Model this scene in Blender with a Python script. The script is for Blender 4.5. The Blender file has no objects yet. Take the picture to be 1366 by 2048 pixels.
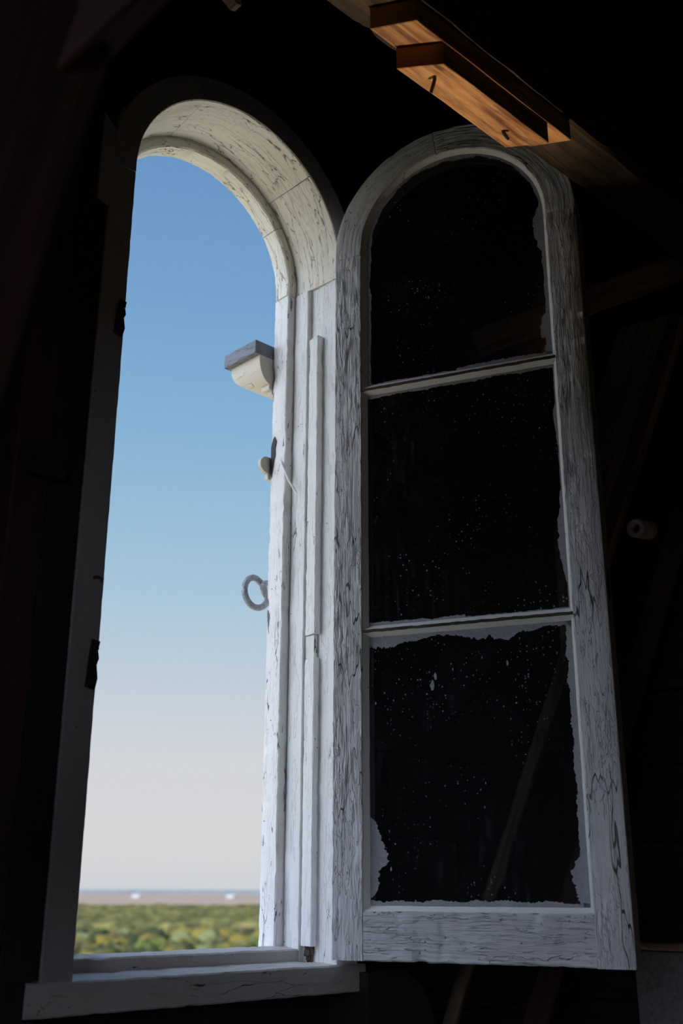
import bpy, bmesh, math, random
from mathutils import Vector, Matrix, noise
random.seed(7)
PI = math.pi
scn = bpy.context.scene
COL = scn.collection

# ------------------------------------------------------------------ camera
CAM = Vector((-1.3093, -1.7033, 1.6))
RGT = Vector((0.72415463, -0.6896306, 0.00311579))
UPV = Vector((-0.22931771, -0.23653189, 0.9441748))
FWD = Vector((0.65039485, 0.68444305, 0.32943018))
cd = bpy.data.cameras.new('camera')
cam = bpy.data.objects.new('camera', cd)
COL.objects.link(cam)
m = Matrix((RGT, UPV, -FWD)).transposed().to_4x4()
m.translation = CAM
cam.matrix_world = m
cd.sensor_fit = 'HORIZONTAL'
cd.sensor_width = 36.0
cd.lens = 2148.15 / 1366 * 36.0
cd.clip_start = 0.05
cd.clip_end = 20000
cd.dof.use_dof = True
cd.dof.focus_distance = 2.25
cd.dof.aperture_fstop = 5.0
scn.camera = cam

# ------------------------------------------------------------------ exposure
scn.view_settings.view_transform = 'Standard'
scn.view_settings.look = 'None'
scn.view_settings.exposure = 0.0
scn.view_settings.gamma = 1.0
scn.view_settings.use_curve_mapping = False


def lin(r, g=None, b=None):
    if g is None:
        r, g, b = r
    f = lambda c: (c / 255) / 12.92 if c / 255 <= 0.04045 else ((c / 255 + 0.055) / 1.055) ** 2.4
    return (f(r), f(g), f(b), 1.0)


# ------------------------------------------------------------------ sky
SUN_DIR = Vector((-0.84, -0.30, 0.45)).normalized()      # behind the tower, to the left
w = bpy.data.worlds.new('sky')
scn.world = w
w.use_nodes = True
nt = w.node_tree
nt.nodes.clear()
out = nt.nodes.new('ShaderNodeOutputWorld')
bg = nt.nodes.new('ShaderNodeBackground')
tc = nt.nodes.new('ShaderNodeTexCoord')
sep = nt.nodes.new('ShaderNodeSeparateXYZ')
rp = nt.nodes.new('ShaderNodeValToRGB')
nt.links.new(tc.outputs['Generated'], sep.inputs[0])
nt.links.new(sep.outputs['Z'], rp.inputs['Fac'])
stops = [(0.0, (206, 209, 214)), (0.03, (214, 214, 215)), (0.11, (209, 212, 217)), (0.17, (194, 206, 218)),
         (0.24, (172, 199, 217)), (0.31, (154, 190, 216)), (0.40, (132, 177, 212)), (0.51, (116, 161, 204)),
         (0.63, (101, 146, 194)), (0.80, (84, 128, 180)), (1.0, (72, 115, 168))]
cr = rp.color_ramp
cr.elements[0].position = stops[0][0]
cr.elements[0].color = lin(stops[0][1])
cr.elements[1].position = 1.0
cr.elements[1].color = lin(stops[-1][1])
for p, c in stops[1:-1]:
    e = cr.elements.new(p)
    e.color = lin(c)
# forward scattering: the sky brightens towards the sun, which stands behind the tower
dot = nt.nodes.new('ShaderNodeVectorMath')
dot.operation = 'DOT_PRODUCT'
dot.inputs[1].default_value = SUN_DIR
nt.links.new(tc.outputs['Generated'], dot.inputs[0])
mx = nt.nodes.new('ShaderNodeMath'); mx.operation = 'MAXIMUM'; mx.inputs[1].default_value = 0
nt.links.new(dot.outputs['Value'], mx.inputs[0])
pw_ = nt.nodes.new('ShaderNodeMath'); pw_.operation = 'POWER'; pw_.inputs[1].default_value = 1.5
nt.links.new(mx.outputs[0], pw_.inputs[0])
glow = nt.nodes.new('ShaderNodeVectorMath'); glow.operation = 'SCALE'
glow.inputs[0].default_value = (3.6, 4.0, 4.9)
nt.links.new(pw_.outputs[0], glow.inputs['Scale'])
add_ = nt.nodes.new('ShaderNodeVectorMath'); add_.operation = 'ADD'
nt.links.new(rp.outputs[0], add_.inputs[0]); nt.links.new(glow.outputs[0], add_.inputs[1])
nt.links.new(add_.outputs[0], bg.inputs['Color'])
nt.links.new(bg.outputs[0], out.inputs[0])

# ------------------------------------------------------------------ sun and added spot
ld = bpy.data.lights.new('sun', 'SUN')
ld.energy = 4.6
ld.angle = 0.01
ld.color = (1.0, 0.93, 0.82)
sun = bpy.data.objects.new('sun', ld)
sun.rotation_euler = (-SUN_DIR).to_track_quat('-Z', 'Y').to_euler()
sun.location = (-30, -15, 20)
COL.objects.link(sun)
# added warm spot with no visible source, brightening the battens from below
ld = bpy.data.lights.new('added_uplight', 'SPOT')
ld.energy = 170
ld.color = (1.0, 0.80, 0.58)
ld.spot_size = math.radians(17.5)
ld.spot_blend = 1.0
ld.shadow_soft_size = 0.03
lamp = bpy.data.objects.new('added_uplight', ld)
lamp.location = (0.20, -0.645, 0.15)
lamp.rotation_euler = (Vector((0.03, -0.68, 3.0)) - lamp.location).to_track_quat('-Z', 'Y').to_euler()
COL.objects.link(lamp)


# ------------------------------------------------------------------ materials
class G:
    """tiny node graph helper"""
    def __init__(s, name):
        s.m = bpy.data.materials.new(name)
        s.m.use_nodes = True
        s.t = s.m.node_tree
        s.t.nodes.clear()
        s.out = s.t.nodes.new('ShaderNodeOutputMaterial')
        s.b = s.t.nodes.new('ShaderNodeBsdfPrincipled')
        s.t.links.new(s.b.outputs[0], s.out.inputs[0])

    def n(s, kind, **kw):
        x = s.t.nodes.new(kind)
        for k, v in kw.items():
            setattr(x, k, v)
        return x

    def put(s, sock, v):
        if isinstance(v, bpy.types.NodeSocket):
            s.t.links.new(v, sock)
        else:
            sock.default_value = v

    def math(s, op, a, b=0.0, c=None, clamp=False):
        x = s.n('ShaderNodeMath', operation=op, use_clamp=clamp)
        s.put(x.inputs[0], a); s.put(x.inputs[1], b)
        if c is not None:
            s.put(x.inputs[2], c)
        return x.outputs[0]

    def step(s, v, lo, hi):
        x = s.n('ShaderNodeMapRange', interpolation_type='SMOOTHSTEP')
        s.put(x.inputs['Value'], v)
        x.inputs['From Min'].default_value = lo
        x.inputs['From Max'].default_value = hi
        return x.outputs[0]

    def mix(s, f, a, b):
        x = s.n('ShaderNodeMix', data_type='RGBA')
        s.put(x.inputs['Factor'], f); s.put(x.inputs['A'], a); s.put(x.inputs['B'], b)
        return x.outputs['Result']

    def vec(s, scale, src='UV'):
        t = s.n('ShaderNodeTexCoord')
        mp = s.n('ShaderNodeMapping')
        mp.inputs['Scale'].default_value = scale
        oi = s.n('ShaderNodeObjectInfo')
        s.t.links.new(t.outputs[src], mp.inputs[0])
        cmb = s.n('ShaderNodeCombineXYZ')
        r = s.math('MULTIPLY', oi.outputs['Random'], 37.0)
        s.t.links.new(r, cmb.inputs[2])
        va = s.n('ShaderNodeVectorMath', operation='ADD')
        s.t.links.new(mp.outputs[0], va.inputs[0]); s.t.links.new(cmb.outputs[0], va.inputs[1])
        return va.outputs[0]

    def noise(s, vec, detail=4, rough=0.55, dist=0.0, scale=1.0):
        x = s.n('ShaderNodeTexNoise')
        s.put(x.inputs['Vector'], vec)
        x.inputs['Scale'].default_value = scale
        x.inputs['Detail'].default_value = detail
        x.inputs['Roughness'].default_value = rough
        x.inputs['Distortion'].default_value = dist
        return x.outputs['Fac']

    def voro(s, vec, feature='F1', scale=1.0):
        x = s.n('ShaderNodeTexVoronoi', feature=feature)
        s.put(x.inputs['Vector'], vec)
        x.inputs['Scale'].default_value = scale
        return x

    def warp(s, vec, amt, scale):
        x = s.n('ShaderNodeTexNoise')
        s.put(x.inputs['Vector'], vec)
        x.inputs['Scale'].default_value = scale
        x.inputs['Detail'].default_value = 3
        sub = s.n('ShaderNodeVectorMath', operation='SUBTRACT'); sub.inputs[1].default_value = (.5, .5, .5)
        s.t.links.new(x.outputs['Color'], sub.inputs[0])
        sc = s.n('ShaderNodeVectorMath', operation='SCALE'); sc.inputs['Scale'].default_value = amt
        s.t.links.new(sub.outputs[0], sc.inputs[0])
        ad = s.n('ShaderNodeVectorMath', operation='ADD')
        s.put(ad.inputs[0], vec); s.t.links.new(sc.outputs[0], ad.inputs[1])
        return ad.outputs[0]

    def bump(s, h, dist, strength=1.0):
        x = s.n('ShaderNodeBump')
        x.inputs['Distance'].default_value = dist
        x.inputs['Strength'].default_value = strength
        s.put(x.inputs['Height'], h)
        s.t.links.new(x.outputs[0], s.b.inputs['Normal'])


def paint(name, col, relief=1.0, flakes=1.0, cracks=0.3, grain=1.0, peel=0.0, bare=(92, 74, 60), dirt=0.3, rough=0.55, crackcol=(38, 34, 32), ckv=(6.5, 46), ckw=0.018):
    """old brush-painted wood: grain, layered flake edges, hairline cracks, chips down to the wood"""
    g = G(name)
    L = g.vec((1, 1, 1))
    vg = g.vec((9, 150, 1))
    grain_h = g.noise(vg, 3, 0.5, 0.3)
    vf = g.warp(g.vec((7, 44, 1)), 1.3, 0.8)
    f1 = g.noise(vf, 4, 0.6)
    lay1 = g.step(f1, 0.52, 0.535)
    lay2 = g.step(f1, 0.60, 0.612)
    worm = g.noise(g.vec((24, 150, 1)), 3, 0.55, 0.6)
    wm = g.step(g.noise(g.vec((7, 12, 1)), 2), 0.45, 0.62)
    vc = g.warp(g.vec((ckv[0], ckv[1], 1)), 1.5, 1.1)
    vd = g.voro(vc, 'DISTANCE_TO_EDGE')
    ck = g.math('SUBTRACT', 1.0, g.step(vd.outputs['Distance'], 0.003, ckw))
    cm = g.step(g.noise(g.vec((4.2, 20, 1)), 3), 0.62 - 0.22 * cracks, 0.72 - 0.22 * cracks)
    ck = g.math('MULTIPLY', ck, cm)
    pz = g.noise(g.warp(g.vec((14, 60, 1)), 1.0, 1.5), 5, 0.65)
    chip = g.step(pz, 0.76 - 0.2 * peel, 0.775 - 0.2 * peel)
    h = g.math('MULTIPLY', grain_h, 0.35 * grain)
    h = g.math('ADD', h, g.math('MULTIPLY', lay1, 0.55 * flakes))
    h = g.math('ADD', h, g.math('MULTIPLY', lay2, 0.45 * flakes))
    h = g.math('ADD', h, g.math('MULTIPLY', g.math('MULTIPLY', worm, wm), 0.8 * flakes))
    h = g.math('SUBTRACT', h, g.math('MULTIPLY', ck, 0.9))
    h = g.math('SUBTRACT', h, g.math('MULTIPLY', chip, 0.8))
    dn = g.step(g.noise(g.vec((5, 16, 1)), 5, 0.7), 0.5, 0.78)
    c = g.mix(g.math('MULTIPLY', dn, dirt), lin(*col), lin(int(col[0] * .72), int(col[1] * .68), int(col[2] * .62)))
    c = g.mix(g.math('MULTIPLY', ck, 0.85), c, lin(*crackcol))
    c = g.mix(chip, c, lin(*bare))
    sp = g.voro(g.vec((55, 55, 1)))
    spm = g.math('LESS_THAN', sp.outputs['Distance'], 0.10)
    rnd = g.n('ShaderNodeSeparateColor')
    g.t.links.new(sp.outputs['Color'], rnd.inputs[0])
    spm = g.math('MULTIPLY', spm, g.math('GREATER_THAN', rnd.outputs[0], 0.93))
    c = g.mix(g.math('MULTIPLY', spm, 0.8), c, lin(70, 50, 38))
    g.put(g.b.inputs['Base Color'], c)
    g.b.inputs['Roughness'].default_value = rough
    g.b.inputs['Specular IOR Level'].default_value = 0.35
    g.bump(h, 0.0022 * relief)
    return g.m


def wood(name, dark, light, rough=0.8, relief=1.0, speck=None, sl=3.0, sp=60):
    g = G(name)
    v = g.warp(g.vec((sl, sp, 1)), 0.9, 0.7)
    n1 = g.noise(v, 6, 0.65)
    n2 = g.noise(g.vec((2.5, 9, 1)), 4, 0.6)
    f = g.math('ADD', g.math('MULTIPLY', n1, 0.75), g.math('MULTIPLY', n2, 0.5))
    c = g.mix(g.step(f, 0.42, 0.82), lin(*dark), lin(*light))
    vk = g.voro(g.vec((6, 24, 1)))
    kn = g.math('SUBTRACT', 1.0, g.step(vk.outputs['Distance'], 0.05, 0.22))
    c = g.mix(g.math('MULTIPLY', kn, 0.7), c, lin(int(dark[0] * .5), int(dark[1] * .5), int(dark[2] * .5)))
    if speck:
        c = g.mix(g.step(g.noise(g.vec((30, 80, 1)), 5, 0.7), 0.68, 0.74), c, lin(*speck))
    g.put(g.b.inputs['Base Color'], c)
    g.b.inputs['Roughness'].default_value = rough
    g.bump(n1, 0.003 * relief)
    return g.m


def plain(name, col, rough=0.6, metal=0.0, relief=0.001, sc=120, var=0.25):
    g = G(name)
    n1 = g.noise(g.vec((sc, sc, sc), 'Object'), 5, 0.65)
    c = g.mix(g.math('MULTIPLY', g.step(n1, 0.4, 0.7), var), lin(*col), lin(int(col[0] * .45), int(col[1] * .42), int(col[2] * .4)))
    g.put(g.b.inputs['Base Color'], c)
    g.b.inputs['Roughness'].default_value = rough
    g.b.inputs['Metallic'].default_value = metal
    g.bump(n1, relief)
    return g.m


M = {}
M['jamb'] = paint('white_jamb_paint', (243, 243, 241), relief=1.4, flakes=0.7, cracks=0.3, grain=0.7, dirt=0.15, peel=0.1)
M['soffit'] = paint('cream_arch_paint', (245, 241, 228), relief=1.4, flakes=0.7, cracks=0.85, grain=0.7, dirt=0.3, peel=0.12, bare=(96, 84, 66))
M['stop'] = paint('peeling_stop_paint', (240, 239, 237), relief=0.9, flakes=0.7, cracks=0.45, grain=0.7, peel=0.62, bare=(110, 110, 122), dirt=0.2)
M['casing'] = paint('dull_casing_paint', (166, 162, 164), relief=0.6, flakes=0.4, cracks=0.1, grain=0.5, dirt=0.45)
M['sill'] = paint('stained_sill_paint', (190, 186, 184), relief=0.7, flakes=0.5, cracks=0.5, grain=0.6, peel=0.45, bare=(84, 66, 52), dirt=0.7)
M['sash'] = paint('thick_sash_paint', (226, 225, 228), relief=4.0, flakes=1.2, cracks=0.75, grain=0.8, ckv=(2.4, 17), ckw=0.010, dirt=0.12, peel=0.02)
M['sash_arch'] = paint('smoother_sash_paint', (222, 221, 223), relief=2.6, flakes=0.7, cracks=0.4, ckv=(2.4, 17), ckw=0.010, grain=0.6, dirt=0.15, peel=0.02)
M['rail'] = paint('worn_rail_paint', (222, 222, 226), relief=4.2, flakes=1.0, cracks=0.0, grain=1.2, dirt=0.15, peel=-0.1)
M['edge'] = paint('sash_edge_paint', (176, 166, 158), relief=0.4, flakes=0.3, cracks=0.1, grain=0.3, dirt=0.5)
M['putty'] = paint('putty_paint', (244, 242, 238), relief=0.3, flakes=0.3, cracks=0.3, grain=0.2, dirt=0.1)
M['smear'] = plain('smeared_paint', (172, 174, 180), rough=0.7, relief=0.0004, sc=260, var=0.3)
M['bare'] = wood('bare_muntin_wood', (40, 30, 25), (98, 82, 70), sl=20, sp=160)
M['beam'] = wood('old_brown_beam', (40, 30, 21), (98, 76, 54), relief=1.6, speck=(120, 104, 84))
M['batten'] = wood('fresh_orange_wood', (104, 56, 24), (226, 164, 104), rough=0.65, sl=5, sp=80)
M['red'] = wood('reddish_stained_wood', (40, 18, 14), (70, 34, 25))
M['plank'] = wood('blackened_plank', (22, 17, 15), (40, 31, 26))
M['dimbrace'] = wood('dim_brown_brace', (58, 46, 37), (108, 88, 70), relief=1.2)
M['brace'] = wood('grey_brown_brace', (112, 90, 73), (200, 170, 142), relief=1.5, speck=(130, 112, 96))
M['slab'] = plain('outer_wall', (150, 145, 138), sc=5)
M['floorw'] = wood('floor_wood', (96, 84, 72), (146, 130, 112))
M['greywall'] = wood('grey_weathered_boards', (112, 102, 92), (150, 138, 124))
M['metal'] = plain('weathered_zinc', (168, 172, 180), rough=0.6, metal=0.25, relief=0.0012, sc=160, var=0.6)
M['iron'] = plain('dark_iron', (58, 54, 56), rough=0.55, metal=0.3, relief=0.0008)
M['capgrey'] = paint('grey_weathered_cap', (124, 128, 138), relief=0.9, flakes=0.6, cracks=0.7, grain=0.5, peel=0.55, bare=(48, 48, 54), dirt=0.6)
M['capcream'] = paint('cream_cap', (216, 210, 196), relief=0.6, flakes=0.5, cracks=0.5, grain=0.3, peel=0.2, bare=(80, 74, 62), dirt=0.5)
M['porcelain'] = plain('porcelain', (236, 222, 212), rough=0.35, relief=0.0002, sc=40, var=0.12)
M['stone'] = plain('rough_grey_paint', (150, 148, 152), rough=0.85, relief=0.003, sc=90, var=0.4)
M['lump'] = plain('dark_block_wood', (46, 38, 34), relief=0.004, sc=30)

# glass: clear sheet with dust, specks and streaks on it
g = G('dusty_glass')
g.t.nodes.remove(g.b)
fr = g.n('ShaderNodeFresnel'); fr.inputs[0].default_value = 1.45
tr = g.n('ShaderNodeBsdfTransparent'); tr.inputs[0].default_value = (0.86, 0.88, 0.88, 1)
gl = g.n('ShaderNodeBsdfGlossy'); gl.inputs['Roughness'].default_value = 0.03
df = g.n('ShaderNodeBsdfDiffuse'); df.inputs[0].default_value = (0.55, 0.6, 0.7, 1)
m1 = g.n('ShaderNodeMixShader'); m2 = g.n('ShaderNodeMixShader')
g.t.links.new(fr.outputs[0], m1.inputs[0]); g.t.links.new(tr.outputs[0], m1.inputs[1]); g.t.links.new(gl.outputs[0], m1.inputs[2])
sv = g.voro(g.vec((150, 150, 150), 'Object'))
rc = g.n('ShaderNodeSeparateColor'); g.t.links.new(sv.outputs['Color'], rc.inputs[0])
spk = g.math('MULTIPLY', g.math('LESS_THAN', sv.outputs['Distance'], 0.26), g.math('GREATER_THAN', rc.outputs[0], 0.86))
spk = g.math('MULTIPLY', spk, g.step(g.noise(g.vec((5, 5, 5), 'Object'), 3), 0.42, 0.62))
hz = g.noise(g.vec((90, 90, 12), 'Object'), 5, 0.7)
hz2 = g.step(g.noise(g.vec((4, 4, 3), 'Object'), 3), 0.35, 0.75)
hz = g.math('MULTIPLY', g.step(hz, 0.45, 0.9), hz2)
fac = g.math('ADD', g.math('MULTIPLY', hz, 0.14), g.math('MULTIPLY', spk, 0.5))
fac = g.math('ADD', fac, 0.008)
g.t.links.new(fac, m2.inputs[0]); g.t.links.new(m1.outputs[0], m2.inputs[1]); g.t.links.new(df.outputs[0], m2.inputs[2])
g.t.links.new(m2.outputs[0], g.out.inputs[0])
M['glass'] = g.m


# ------------------------------------------------------------------ object helpers
def link(name, me, mat, parent=None, smooth=35):
    if mat is not None:
        for x in (mat if isinstance(mat, (list, tuple)) else [mat]):
            me.materials.append(x)
    if smooth:
        me.polygons.foreach_set('use_smooth', [True] * len(me.polygons))
        me.set_sharp_from_angle(angle=math.radians(smooth))
    o = bpy.data.objects.new(name, me)
    COL.objects.link(o)
    if parent is not None:
        o.parent = parent
    return o


def empty(name, loc=(0, 0, 0), rz=0.0, parent=None):
    o = bpy.data.objects.new(name, None)
    o.empty_display_size = 0.05
    COL.objects.link(o)
    o.location = loc
    o.rotation_euler = (0, 0, rz)
    if parent is not None:
        o.parent = parent
    return o


def tag(o, label, cat, group=None):
    o['label'] = label
    o['category'] = cat
    if group:
        o['group'] = group
    return o


def struct(o):
    o['kind'] = 'structure'
    return o


def chamfer(poly, b):
    """cut each corner of a polygon by b"""
    r = []
    n = len(poly)
    for i in range(n):
        p = Vector(poly[i]); a = Vector(poly[i - 1]); c = Vector(poly[(i + 1) % n])
        la = (a - p).length; lc = (c - p).length
        r.append(tuple(p + (a - p) * min(0.4, b / la)))
        r.append(tuple(p + (c - p) * min(0.4, b / lc)))
    return r


def refine(poly, step):
    r = []
    n = len(poly)
    for i in range(n):
        a = Vector(poly[i]); c = Vector(poly[(i + 1) % n])
        k = max(1, int((c - a).length / step))
        for j in range(k):
            r.append(tuple(a.lerp(c, j / k)))
    return r


def sweep(name, prof, stations, mat, parent=None, jit=0.0, jf=30.0, ch=0.0015, step=0.03, chips=0.0, smooth=35, closed=False):
    """prof: polygon (o, y); stations: (origin, axis_o, axis_y)"""
    poly = refine(chamfer(prof, ch) if ch else list(prof), step)
    n = len(poly)
    plen = [0.0]
    for i in range(n):
        plen.append(plen[-1] + (Vector(poly[(i + 1) % n]) - Vector(poly[i])).length)
    bm = bmesh.new()
    uvl = bm.loops.layers.uv.new('UVMap')
    rows, Ls, L = [], [], 0.0
    off = random.random() * 20
    for k, (p, ao, ay) in enumerate(stations):
        p = Vector(p)
        if k:
            L += (p - prev).length
        prev = p
        Ls.append(L)
        row = []
        cx = sum(q[0] for q in poly) / n; cy = sum(q[1] for q in poly) / n
        for (o_, y_) in poly:
            v = p + ao * o_ + ay * y_
            if jit:
                q = (v + Vector((off, off, off))) * jf
                d = noise.noise_vector(q) * jit + noise.noise_vector(q * 3.1) * jit * 0.5
                v = v + d
            if chips:
                c_ = noise.noise((v + Vector((off, 3, 1))) * 22)
                if c_ > 0.32:
                    cen = p + ao * cx + ay * cy
                    v = v + (cen - v).normalized() * chips * min(1.0, (c_ - 0.32) * 6)
            row.append(bm.verts.new(v))
        rows.append(row)
    K = len(rows)
    rng = range(K) if closed else range(K - 1)
    for k in rng:
        a, b = rows[k], rows[(k + 1) % K]
        l0, l1 = Ls[k], Ls[(k + 1) % K] if k + 1 < K else L + 0.01
        for i in range(n):
            j = (i + 1) % n
            f = bm.faces.new((a[i], a[j], b[j], b[i]))
            for lp, (uu, vv) in zip(f.loops, ((l0, plen[i]), (l0, plen[i + 1]), (l1, plen[i + 1]), (l1, plen[i]))):
                lp[uvl].uv = (uu + off, vv)
    if not closed:
        for row in (rows[0][::-1], rows[-1]):
            f = bm.faces.new(row)
            base = row[0].co
            for lp in f.loops:
                d = lp.vert.co - base
                lp[uvl].uv = (d.dot(Vector((.6, .3, .7))), d.dot(Vector((.5, -.8, .2))))
    bmesh.ops.recalc_face_normals(bm, faces=bm.faces)
    me = bpy.data.meshes.new(name)
    bm.to_mesh(me)
    bm.free()
    return link(name, me, mat, parent, smooth)


X, Y, Z = Vector((1, 0, 0)), Vector((0, 1, 0)), Vector((0, 0, 1))


def straight(p, q, ao, ay, step=0.01):
    p, q = Vector(p), Vector(q)
    n = max(1, int((q - p).length / step))
    return [(p.lerp(q, i / n), ao, ay) for i in range(n + 1)]


def arc(cz, R, a0, a1, n=80, cx=0.0, y=0.0):
    r = []
    for i in range(n + 1):
        a = a0 + (a1 - a0) * i / n
        d = Vector((math.cos(a), 0, math.sin(a)))
        r.append((Vector((cx, y, cz)) + d * R, d, Y))
    return r


def rect(o0, o1, y0, y1):
    return [(o0, y0), (o1, y0), (o1, y1), (o0, y1)]


def beam(name, a, b, wdt, thk, mat, parent=None, side=None, jit=0.002, ch=0.004, step=0.05, chips=0.0):
    """timber along a-b; side = direction of its width"""
    a, b = Vector(a), Vector(b)
    d = (b - a).normalized()
    s = Vector(side) if side is not None else Z
    s = (s - d * s.dot(d)).normalized()
    t = d.cross(s)
    return sweep(name, rect(-wdt / 2, wdt / 2, -thk / 2, thk / 2), straight(a, b, s, t, step), mat, parent, jit=jit, jf=9, ch=ch, step=0.05, chips=chips)


def box(name, lo, hi, mat, parent=None, jit=0.0, ch=0.0015, step=0.02, axis=0, chips=0.0):
    lo, hi = Vector(lo), Vector(hi)
    if axis == 0:
        return sweep(name, rect(lo.z, hi.z, lo.y, hi.y), straight((lo.x, 0, 0), (hi.x, 0, 0), Z, Y, step), mat, parent, jit, 30, ch, 0.03, chips)
    if axis == 2:
        return sweep(name, rect(lo.x, hi.x, lo.y, hi.y), straight((0, 0, lo.z), (0, 0, hi.z), X, Y, step), mat, parent, jit, 30, ch, 0.03, chips)
    return sweep(name, rect(lo.x, hi.x, lo.z, hi.z), straight((0, lo.y, 0), (0, hi.y, 0), X, Z, step), mat, parent, jit, 30, ch, 0.03, chips)


def prism(name, pts, y0, y1, mat, parent=None, M3=None, smooth=0):
    """outline in x,z extruded in y"""
    bm = bmesh.new()
    uvl = bm.loops.layers.uv.new('UVMap')
    A = [bm.verts.new((p[0], y0, p[1])) for p in pts]
    B = [bm.verts.new((p[0], y1, p[1])) for p in pts]
    n = len(pts)
    bm.faces.new(A); bm.faces.new(B[::-1])
    for i in range(n):
        bm.faces.new((A[i], B[i], B[(i + 1) % n], A[(i + 1) % n]))
    bm.normal_update()
    bmesh.ops.triangulate(bm, faces=[f for f in bm.faces if len(f.verts) > 4], ngon_method='EAR_CLIP')
    bmesh.ops.recalc_face_normals(bm, faces=bm.faces)
    for f in bm.faces:
        for lp in f.loops:
            c = lp.vert.co
            lp[uvl].uv = (c.x + c.y * .7, c.z)
    me = bpy.data.meshes.new(name)
    bm.to_mesh(me); bm.free()
    if M3 is not None:
        me.transform(M3)
    return link(name, me, mat, parent, smooth)


def tube(name, pts, r, mat, parent=None, seg=12, closed=False):
    pts = [Vector(p) for p in pts]
    rr = r if isinstance(r, (list, tuple)) else [r] * len(pts)
    bm = bmesh.new()
    rows = []
    up = Vector((0.13, 0.2, 0.97)).normalized()
    N = len(pts)
    for i, p in enumerate(pts):
        if closed:
            d = (pts[(i + 1) % N] - pts[i - 1]).normalized()
        else:
            d = (pts[min(i + 1, N - 1)] - pts[max(i - 1, 0)]).normalized()
        s = d.cross(up)
        if s.length < .2:
            s = d.cross(X)
        s.normalize()
        t = s.cross(d)
        up = t
        rows.append([bm.verts.new(p + (s * math.cos(2 * PI * k / seg) + t * math.sin(2 * PI * k / seg)) * rr[i]) for k in range(seg)])
    for i in range(N if closed else N - 1):
        a, b = rows[i], rows[(i + 1) % N]
        for k in range(seg):
            bm.faces.new((a[k], a[(k + 1) % seg], b[(k + 1) % seg], b[k]))
    if not closed:
        bm.faces.new(rows[0]); bm.faces.new(rows[-1][::-1])
    bmesh.ops.recalc_face_normals(bm, faces=bm.faces)
    me = bpy.data.meshes.new(name)
    bm.to_mesh(me); bm.free()
    return link(name, me, mat, parent, 50)


def lathe(name, prof, mat, parent=None, seg=40, mtx=None):
    """prof: (radius, axial) list; axis = +x"""
    bm = bmesh.new()
    rows = [[bm.verts.new((x, r * math.cos(2 * PI * k / seg), r * math.sin(2 * PI * k / seg))) for k in range(seg)] for r, x in prof]
    for a, b in zip(rows, rows[1:]):
        for k in range(seg):
            bm.faces.new((a[k], a[(k + 1) % seg], b[(k + 1) % seg], b[k]))
    bm.faces.new(rows[0]); bm.faces.new(rows[-1][::-1])
    bmesh.ops.recalc_face_normals(bm, faces=bm.faces)
    me = bpy.data.meshes.new(name)
    bm.to_mesh(me); bm.free()
    if mtx is not None:
        me.transform(mtx)
    return link(name, me, mat, parent, 40)


# ------------------------------------------------------------------ setting: window wall
H = 1.6                     # eye level
ZS = H + 1.4573             # springing line of the opening
R = 0.30                    # half width of the opening
ZB = H - 0.149              # foot of the jambs
RO = 0.3585                 # outer radius of the frame
XL, XR, YB, ZT = -2.3, 1.25, -3.2, 4.9

hole = [(-0.342, ZB - 0.03)] + [(-0.342, ZS)] + [(0.342 * math.cos(a), ZS + 0.342 * math.sin(a)) for a in [PI - PI * i / 32 for i in range(1, 32)]] + [(0.342, ZS), (0.342, ZB - 0.03)]
mid = len(hole) // 2
wall = struct(empty('wall_front'))
left_half = [(XL - .3, -0.1), (0, -0.1), (0, ZB - 0.03)] + hole[:mid + 1] + [(0, ZT + .2), (XL - .3, ZT + .2)]
right_half = [(XR + .2, -0.1), (XR + .2, ZT + .2), (0, ZT + .2)] + hole[mid:][0:] + [(0, ZB - 0.03), (0, -0.1)]
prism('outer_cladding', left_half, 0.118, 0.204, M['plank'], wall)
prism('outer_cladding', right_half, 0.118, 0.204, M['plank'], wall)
# horizontal sheathing boards seen from inside, each cut round the frame
ph = 0.19


def xin(z):
    if z < ZB - 0.045:
        return 0.0
    if z <= ZS:
        return 0.348
    d = 0.348 ** 2 - (z - ZS) ** 2
    return math.sqrt(d) if d > 0 else 0.0


box('framing_board', (-0.430, 0.003, ZB + .004), (-0.3605, 0.090, ZT), M['plank'], wall, axis=2, step=0.1, ch=0.002)
box('framing_board', (-0.430, 0.003, 0.0), (-0.3605, 0.090, ZB - 0.057), M['plank'], wall, axis=2, step=0.1, ch=0.002)
box('framing_block', (-0.430, 0.0, ZB - 0.0565), (-0.3855, 0.090, ZB + .0035), M['plank'], wall, axis=2, step=0.1, ch=0.001)
k = 0
z = 0.0
while z < ZT:
    z0, z1 = z + 0.003, min(z + ph - 0.003, ZT)
    zs = [z0 + (z1 - z0) * i / 8 for i in range(9)]
    dy = random.uniform(-0.004, 0.004)
    if max(xin(q) for q in (z0, z1, (z0 + z1) / 2)) > 0:
        zz = [q for q in zs]
        Lp = [(XL, z0)] + [(-max(xin(q), 0.0), q) for q in zz] + [(XL, z1)]
        Rp = [(XR, z0)] + [(max(xin(q), 0.0), q) for q in zz] + [(XR, z1)]
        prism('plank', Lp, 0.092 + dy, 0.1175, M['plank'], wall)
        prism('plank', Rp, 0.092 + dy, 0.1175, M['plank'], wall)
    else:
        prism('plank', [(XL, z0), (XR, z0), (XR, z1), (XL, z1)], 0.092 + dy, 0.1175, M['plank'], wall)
    z += ph

# ------------------------------------------------------------------ setting: the other walls, floor, roof boards
def panel_wall(name, lo, hi):
    o = box(name, lo, hi, M['slab'], step=1.0, ch=0)
    return struct(o)


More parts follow.
